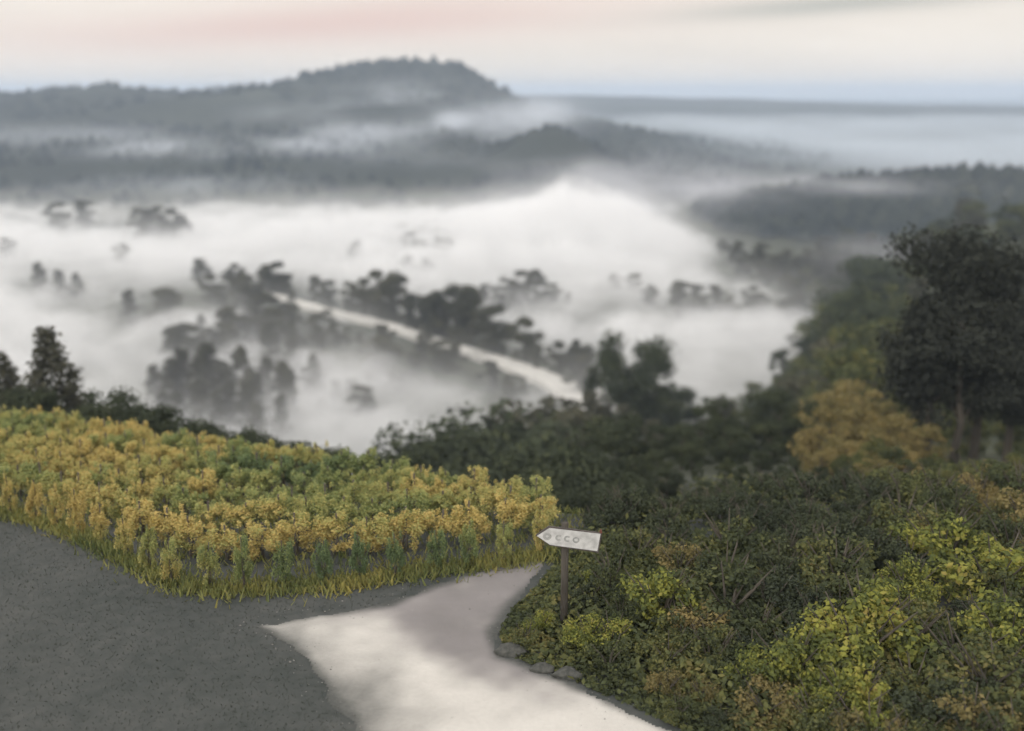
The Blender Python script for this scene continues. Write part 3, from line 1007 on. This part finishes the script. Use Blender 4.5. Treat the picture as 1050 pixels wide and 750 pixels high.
many([(178, 425, 373), (195, 420, 363), (212, 430, 370), (222, 425, 350), (238, 430, 373), (252, 425, 354), (268, 432, 376), (284, 425, 368), (300, 430, 383), (230, 440, 393), (320, 425, 383), (160, 420, 383), (205, 440, 393), (272, 415, 360), (190, 440, 398), (220, 445, 402), (250, 445, 396), (290, 445, 400), (312, 445, 405), (265, 450, 410), (335, 440, 405), (170, 440, 405)], 'valley_tall',
     'upright grey tree in the thin fog behind the vineyard', 'upright trees in thin fog behind the vineyard', 1.6, by_base)
many([(345, 410, 390), (362, 408, 388), (405, 405, 380), (415, 402, 386), (330, 425, 410), (440, 400, 385), (380, 425, 412)], 'valley',
     'small blurred tree in the fog pool before the valley road', 'small trees in the fog pool', 1.1, by_base)
many([(300, 238, 222), (320, 240, 226), (340, 236, 222), (415, 258, 238), (435, 262, 244), (455, 266, 246), (350, 262, 248), (365, 264, 246), (395, 262, 250), (420, 282, 262), (440, 284, 268)], 'valley', 'faint tree showing through the fog between hill foot and valley road', 'faint trees between hill foot and road', 1.5, by_base)
many([(395, 238, 226), (412, 243, 228), (430, 246, 230), (448, 248, 232), (462, 250, 236), (360, 235, 226), (378, 237, 228), (440, 240, 226), (470, 246, 234)], 'green',
     'green tree of the hedge at the foot of the hill', 'green hedge trees at the foot of the hill', 1.6, by_base)

# woods that cover the hills and the dark ridge
n = 16000
hx = np.concatenate([NR.uniform(-1500, 420, 9000), NR.uniform(60, 620, 5500), NR.uniform(-20, 90, 1500)])
hy = np.concatenate([NR.uniform(600, 1700, 9000), NR.uniform(470, 720, 5500), NR.uniform(700, 880, 1500)])
zz = H(hx, hy)
keep = (zz > VF + 3.5) & ((fbm(hx * .006 + 9, hy * .009, 4) > -.25) | (hy < 720))
hx, hy, zz = hx[keep], hy[keep], zz[keep]
k = len(hx)
oct_v = np.array([(1, 0, 0), (.3, .9, .1), (-.8, .6, 0), (-.8, -.6, 0), (.3, -.95, 0), (.1, .1, 1.0)])
s_ = NR.uniform(2.8, 6.2, k)
V_, F_ = [], []
jit = NR.uniform(.7, 1.3, (k, 6))
vv = oct_v[None] * jit[:, :, None] * s_[:, None, None] * np.array([1, 1, 1.25])
vv[:, :, 0] += hx[:, None]; vv[:, :, 1] += hy[:, None]; vv[:, :, 2] += zz[:, None] + .5
f0 = np.array([(0, 1, 5), (1, 2, 5), (2, 3, 5), (3, 4, 5), (4, 0, 5)])
ff = (f0[None] + (np.arange(k) * 6)[:, None, None]).reshape(-1, 3)
M['wood'] = leaf_mat('wood', [(0.3, (.022, .028, .032)), (0.5, (.036, .043, .043)), (0.62, (.050, .057, .052)), (0.75, (.07, .074, .062))], .008, .0)
tag(ob('distant_wood', mesh_np('distant_wood', vv.reshape(-1, 3), ff), M['wood']), 'dark woods covering the far hills and the ridge', 'wood', kind='stuff')


# ------------------------------------------------------------------ fog
def vol_mat(name, color, density, aniso=0.0):
    m = bpy.data.materials.new(name); t = nt(m)
    v = node(t, 'ShaderNodeVolumePrincipled')
    v.inputs['Color'].default_value = (*color, 1)
    v.inputs['Density'].default_value = density
    v.inputs['Anisotropy'].default_value = aniso
    o = node(t, 'ShaderNodeOutputMaterial'); t.links.new(v.outputs[0], o.inputs['Volume'])
    return m


def closed_sheet(name, xs, ys_, top, bottom):
    X, Y = np.meshgrid(xs, ys_)
    Z = top(X, Y)
    nx, ny = len(xs), len(ys_)
    Z[0, :] = Z[-1, :] = bottom + .2; Z[:, 0] = Z[:, -1] = bottom + .2
    v = np.concatenate([np.stack([X, Y, Z], 2).reshape(-1, 3), np.stack([X, Y, Z * 0 + bottom], 2).reshape(-1, 3)])
    N = nx * ny
    i = np.arange((ny - 1) * nx).reshape(ny - 1, nx)[:, :-1].ravel()
    f = [np.stack([i, i + 1, i + nx + 1, i + nx], 1), np.stack([i + N, i + nx + N, i + nx + 1 + N, i + 1 + N], 1)]
    a = np.arange(nx - 1); f.append(np.stack([a, a + N, a + 1 + N, a + 1], 1))
    a = a + (ny - 1) * nx; f.append(np.stack([a, a + 1, a + 1 + N, a + N], 1))
    a = np.arange(ny - 1) * nx; f.append(np.stack([a, a + nx, a + nx + N, a + N], 1))
    a = a + nx - 1; f.append(np.stack([a, a + N, a + nx + N, a + nx], 1))
    return mesh_np(name, v, np.concatenate(f))


FOG_TOP, FOG_ROLL, FOG_D = -49.0, 17.0, .06
FOG_BUMPS = [(26, 500, 38, 50, 19), (58, 470, 26, 40, 8), (-20, 545, 45, 40, 6), (-40, 232, 60, 34, -4), (-150, 760, 900, 115, -14), (76, 346, 48, 22, -12), (108, 424, 36, 36, -12), (190, 500, 95, 110, -15), (155, 420, 60, 70, -9), (125, 575, 60, 60, -9), (-25, 246, 34, 12, 7), (-75, 262, 40, 26, -3), (2, 385, 22, 16, -4), (-205, 560, 34, 45, -6), (-245, 575, 40, 30, -5), (-165, 400, 30, 28, -5), (-120, 355, 34, 20, -5), (-32, 290, 34, 16, -3), (-105, 350, 34, 34, -4)]


def bump(x, y, cx_, cy_, rx_, ry_, p=2):
    return np.exp(-((np.abs(x - cx_) / rx_) ** p + (np.abs(y - cy_) / ry_) ** p))


# the fog: density falls off above a rolling top, thins out along the road, and is torn by turbulence
m = bpy.data.materials.new('fog'); t = nt(m)
g = node(t, 'ShaderNodeNewGeometry'); pos = g.outputs['Position']
sp3 = node(t, 'ShaderNodeSeparateXYZ'); t.links.new(pos, sp3.inputs[0])
X_, Y_, Z_ = sp3.outputs


def mm(op, a, b=0.0, cl=False):
    return math_(t, op, a, b, cl)


def gauss(cx_, cy_, rx_, ry_, amp):
    q = mm('ADD', mm('POWER', mm('ABSOLUTE', mm('DIVIDE', mm('SUBTRACT', X_, cx_), rx_)), 2), mm('POWER', mm('ABSOLUTE', mm('DIVIDE', mm('SUBTRACT', Y_, cy_), ry_)), 2))
    return mm('MULTIPLY', mm('POWER', 2.718, mm('MULTIPLY', q, -1.0)), amp)


def smap(v_, a_, b_, c_=0.0, d_=1.0):
    n_ = node(t, 'ShaderNodeMapRange', interpolation_type='SMOOTHSTEP')
    for i_, q in enumerate((a_, b_, c_, d_)):
        n_.inputs[i_ + 1].default_value = q
    t.links.new(v_, n_.inputs[0])
    return n_.outputs[0]


nbig = noise(t, pos, .016, 2, .5, (1, 1, .6))
nsml = noise(t, pos, .07, 3, .6, (1, 1, 1.5))
top = mm('ADD', mm('MULTIPLY', mm('SUBTRACT', nbig, .5), FOG_ROLL), FOG_TOP)
for gq in FOG_BUMPS:
    top = mm('ADD', top, gauss(*gq))
a0, a1 = VR[0], VR[9]
lx, ly = a1[0] - a0[0], a1[1] - a0[1]; ll = math.hypot(lx, ly); lx /= ll; ly /= ll
nx_, ny_ = ly, -lx
if ny_ > 0:
    nx_, ny_ = -nx_, -ny_          # normal that points to the camera's side
ds = mm('ADD', mm('MULTIPLY', X_, nx_), mm('ADD', mm('MULTIPLY', Y_, ny_), -(a0[0] * nx_ + a0[1] * ny_)))
al = mm('ADD', mm('MULTIPLY', X_, lx), mm('ADD', mm('MULTIPLY', Y_, ly), -(a0[0] * lx + a0[1] * ly)))
win = mm('MULTIPLY', mm('MULTIPLY', smap(ds, -26, -6), smap(ds, 46, 18)), mm('MULTIPLY', smap(al, -35, 5), smap(al, ll + 35, ll - 2)))
top = mm('SUBTRACT', top, mm('MULTIPLY', win, 9.5))
sof = smap(mm('SUBTRACT', mm('ADD', top, mm('MULTIPLY', mm('SUBTRACT', nsml, .5), 19)), Z_), -1.5, 4.5)
den = mm('MULTIPLY', sof, smap(nsml, .2, .7, .5, 1.5))
tail = mm('MULTIPLY', smap(mm('SUBTRACT', mm('ADD', top, mm('MULTIPLY', mm('SUBTRACT', nsml, .5), 16)), Z_), -16, 2), .085)
den = mm('ADD', den, tail)
v_ = node(t, 'ShaderNodeVolumePrincipled'); v_.inputs['Color'].default_value = (.965, .968, .968, 1)
t.links.new(mm('MULTIPLY', den, FOG_D), v_.inputs['Density'])
o = node(t, 'ShaderNodeOutputMaterial'); t.links.new(v_.outputs[0], o.inputs['Volume'])
M['fog'] = m


def fog_top(x, y):
    q = FOG_TOP + 15 + 0 * x
    for (a_, b_, c_, d_, e_) in FOG_BUMPS:
        if e_ > 0:
            q = q + e_ * 1.15 * bump(x, y, a_, b_, c_ * 1.15, d_ * 1.15)
    return q


me = closed_sheet('valley_fog', np.arange(-520, 240, 8.0), np.arange(90, 860, 8.0), fog_top, -66)
tag(ob('valley_fog', me, M['fog']), 'thick white fog lying on the valley floor', 'fog', kind='stuff')


def torn_mist(name, box, patches, dens, color, label, nscale, floor=0.0, zfall=None, squash=3):
    """a box of air in which mist gathers in torn patches"""
    global t
    m = bpy.data.materials.new(name); t = nt(m)
    g = node(t, 'ShaderNodeNewGeometry'); pos = g.outputs['Position']
    s3 = node(t, 'ShaderNodeSeparateXYZ'); t.links.new(pos, s3.inputs[0])
    x_, y_, z_ = s3.outputs
    n1_ = noise(t, pos, nscale, 4, .6, (1, .6, squash))
    tot = None
    for px, py, dist_, rx_, ry_, rz_, a_ in patches:
        c = PD(px, py, dist_)
        q = None
        for ax_, cc, rr_ in ((x_, c.x, rx_), (y_, c.y, ry_), (z_, c.z, rz_)):
            u = math_(t, 'DIVIDE', math_(t, 'SUBTRACT', ax_, cc), rr_)
            u = math_(t, 'MULTIPLY', u, u)
            q = u if q is None else math_(t, 'ADD', q, u)
        e_ = math_(t, 'MULTIPLY', math_(t, 'POWER', 2.718, math_(t, 'MULTIPLY', q, -1.0)), a_)
        tot = e_ if tot is None else math_(t, 'ADD', tot, e_)
    mp_ = node(t, 'ShaderNodeMapRange', interpolation_type='SMOOTHSTEP')
    for i_, q in enumerate((.36, .66, .12, 1.5)):
        mp_.inputs[i_ + 1].default_value = q
    t.links.new(n1_, mp_.inputs[0])
    d_ = tot
    if zfall:
        f_ = node(t, 'ShaderNodeMapRange', interpolation_type='SMOOTHSTEP')
        for i_, q in enumerate((zfall[0], zfall[1], floor, 0)):
            f_.inputs[i_ + 1].default_value = q
        t.links.new(z_, f_.inputs[0])
        d_ = f_.outputs[0] if d_ is None else math_(t, 'ADD', d_, f_.outputs[0])
    d_ = math_(t, 'MULTIPLY', math_(t, 'MULTIPLY', d_, mp_.outputs[0]), dens)
    v_ = node(t, 'ShaderNodeVolumePrincipled'); v_.inputs['Color'].default_value = (*color, 1)
    t.links.new(d_, v_.inputs['Density'])
    o = node(t, 'ShaderNodeOutputMaterial'); t.links.new(v_.outputs[0], o.inputs['Volume'])
    x0, x1, y0, y1, z0, z1 = box
    v = [(x, y, z) for z in (z0, z1) for x, y in ((x0, y0), (x1, y0), (x1, y1), (x0, y1))]
    f = [(0, 3, 2, 1), (4, 5, 6, 7), (0, 1, 5, 4), (1, 2, 6, 5), (2, 3, 7, 6), (3, 0, 4, 7)]
    me = bpy.data.meshes.new(name); me.from_pydata(v, [], f); me.update()
    tag(ob(name, me, m), label, 'mist', kind='stuff')


torn_mist('hill_mist', (-900, 110, 640, 1420, -62, 60),
          [(200, 153, 850, 70, 45, 6, 1.3), (290, 148, 870, 70, 50, 6, 1.0), (385, 140, 900, 50, 50, 13, 1.3), (420, 102, 1180, 70, 60, 14, .7), (500, 130, 900, 45, 45, 14, 1.3),
           (180, 190, 700, 90, 40, 5, .7), (60, 140, 950, 100, 60, 8, .5), (463, 127, 930, 13, 20, 6, 5), (548, 118, 1100, 40, 60, 12, 1.4), (330, 120, 1050, 60, 50, 10, .7), (440, 160, 780, 50, 40, 6, .6)],
          .0085, (.88, .93, 1.0), 'thin grey mist drifting across the dark hill', .012)
torn_mist('ridge_mist', (-60, 560, 300, 855, -62, 8),
          [(715, 198, 500, 36, 26, 6, 1.3), (650, 178, 680, 70, 40, 9, 1.0), (790, 186, 560, 44, 26, 4, 1.3), (890, 192, 530, 40, 20, 4, 1.3), (900, 262, 330, 18, 20, 4, 1.5), (640, 210, 600, 45, 40, 11, 1.6), (1020, 175, 620, 60, 30, 5, .8)],
          .007, (.93, .94, 1.0), 'lilac grey mist caught on the dark ridge', .025)
torn_mist('distant_mist', (115, 2600, 862, 2500, -66, -12),
          [(700, 130, 1250, 160, 90, 12, .9), (850, 160, 950, 160, 90, 9, .9), (1000, 165, 900, 120, 90, 10, .7)],
          .0026, (.84, .92, 1.0), 'pale blue mist over the far plain', .0035, 1.0, (-46, -26), 6)

# the air
v = [(x, y, z) for z in (-72, 64) for x, y in ((-14000, -90), (14000, -90), (14000, 13000), (-14000, 13000))]
f = [(0, 3, 2, 1), (4, 5, 6, 7), (0, 1, 5, 4), (1, 2, 6, 5), (2, 3, 7, 6), (3, 0, 4, 7)]
me = bpy.data.meshes.new('haze'); me.from_pydata(v, [], f); me.update()
tag(ob('haze', me, vol_mat('haze', (.70, .82, .98), .00024)), 'thin bluish haze in the air', 'haze', kind='stuff')

# ------------------------------------------------------------------ sky and sun
SUN_EL, SUN_AZ = 24.0, -150.0     # azimuth clockwise from +Y; the soft sun stands behind the camera's left shoulder
w = bpy.data.worlds.new('World'); sc.world = w; w.use_nodes = True
t = w.node_tree; t.nodes.clear()
sky = node(t, 'ShaderNodeTexSky', sky_type='NISHITA', sun_disc=False)
sky.sun_elevation = rad(SUN_EL); sky.sun_rotation = rad(SUN_AZ)
tc = node(t, 'ShaderNodeTexCoord'); dvec = tc.outputs['Generated']
sep = node(t, 'ShaderNodeSeparateXYZ'); t.links.new(dvec, sep.inputs[0])
nz = noise(t, dvec, 2.2, 5, .55, (1, 1, 7))
nz2 = noise(t, dvec, 1.3, 3, .5, (1, 1, 3))
base = ramp(t, [(0.35, (.84, .765, .68)), (0.6, (.93, .85, .76))], nz)
# rose band low over the hill
zz_ = math_(t, 'ADD', sep.outputs[2], math_(t, 'MULTIPLY', math_(t, 'SUBTRACT', nz2, .5), .035))
rise = math_(t, 'MULTIPLY', sep.outputs[0], .055)


def band(c, wd):
    q = math_(t, 'DIVIDE', math_(t, 'SUBTRACT', math_(t, 'SUBTRACT', zz_, rise), c), wd)
    return math_(t, 'POWER', 2.718, math_(t, 'MULTIPLY', math_(t, 'MULTIPLY', q, q), -1.0))


def az(c, wd):
    q = math_(t, 'DIVIDE', math_(t, 'SUBTRACT', sep.outputs[0], c), wd)
    return math_(t, 'POWER', 2.718, math_(t, 'MULTIPLY', math_(t, 'MULTIPLY', q, q), -1.0))


rose = math_(t, 'MULTIPLY', math_(t, 'MULTIPLY', band(.066, .020), az(-.15, .26)), .95, True)
c1 = mixc(t, rose, base, (.80, .60, .54))
grey = math_(t, 'MULTIPLY', math_(t, 'MULTIPLY', band(.060, .009), az(.27, .13)), .9, True)
c2 = mixc(t, grey, c1, (.50, .49, .44))
# an overcast sky brightens towards the zenith
zen = node(t, 'ShaderNodeMapRange'); zen.inputs[1].default_value = .12; zen.inputs[2].default_value = .9; zen.inputs[3].default_value = 1.0; zen.inputs[4].default_value = 2.2
t.links.new(sep.outputs[2], zen.inputs[0])
up = node(t, 'ShaderNodeMapRange'); up.inputs[1].default_value = .12; up.inputs[2].default_value = .45; t.links.new(sep.outputs[2], up.inputs[0])
c3 = mixc(t, up.outputs[0], c2, (.775, .745, .725))
cl = node(t, 'ShaderNodeVectorMath', operation='SCALE'); t.links.new(c3, cl.inputs[0]); t.links.new(zen.outputs[0], cl.inputs['Scale'])
b1 = node(t, 'ShaderNodeBackground'); t.links.new(sky.outputs[0], b1.inputs[0]); b1.inputs[1].default_value = .05
b2 = node(t, 'ShaderNodeBackground'); t.links.new(cl.outputs[0], b2.inputs[0]); b2.inputs[1].default_value = 1.0
mx = node(t, 'ShaderNodeMixShader'); mx.inputs[0].default_value = .93
t.links.new(b1.outputs[0], mx.inputs[1]); t.links.new(b2.outputs[0], mx.inputs[2])
o = node(t, 'ShaderNodeOutputWorld'); t.links.new(mx.outputs[0], o.inputs[0])

sl = bpy.data.lights.new('sun', 'SUN'); sl.energy = 1.3; sl.angle = rad(18); sl.color = (1, .96, .91)
so = bpy.data.objects.new('sun', sl); C.objects.link(so)
az_ = rad(SUN_AZ)
sd_ = Vector((math.sin(az_) * math.cos(rad(SUN_EL)), math.cos(az_) * math.cos(rad(SUN_EL)), math.sin(rad(SUN_EL))))
so.rotation_euler = (-sd_).to_track_quat('-Z', 'Y').to_euler()

sc.view_settings.view_transform = 'Standard'
sc.view_settings.look = 'None'
sc.view_settings.gamma = 1
sc.view_settings.exposure = 0.13
sc.view_settings.use_curve_mapping = False
sc.cycles.use_denoising = True
sc.cycles.max_bounces = 8
sc.cycles.diffuse_bounces = 2
sc.cycles.transmission_bounces = 3
sc.cycles.volume_bounces = 3
sc.cycles.transparent_max_bounces = 8
sc.cycles.use_adaptive_sampling = True
sc.cycles.adaptive_threshold = 0.03
sc.cycles.sample_clamp_indirect = 4
sc.cycles.volume_step_rate = 1.0
sc.cycles.volume_max_steps = 256
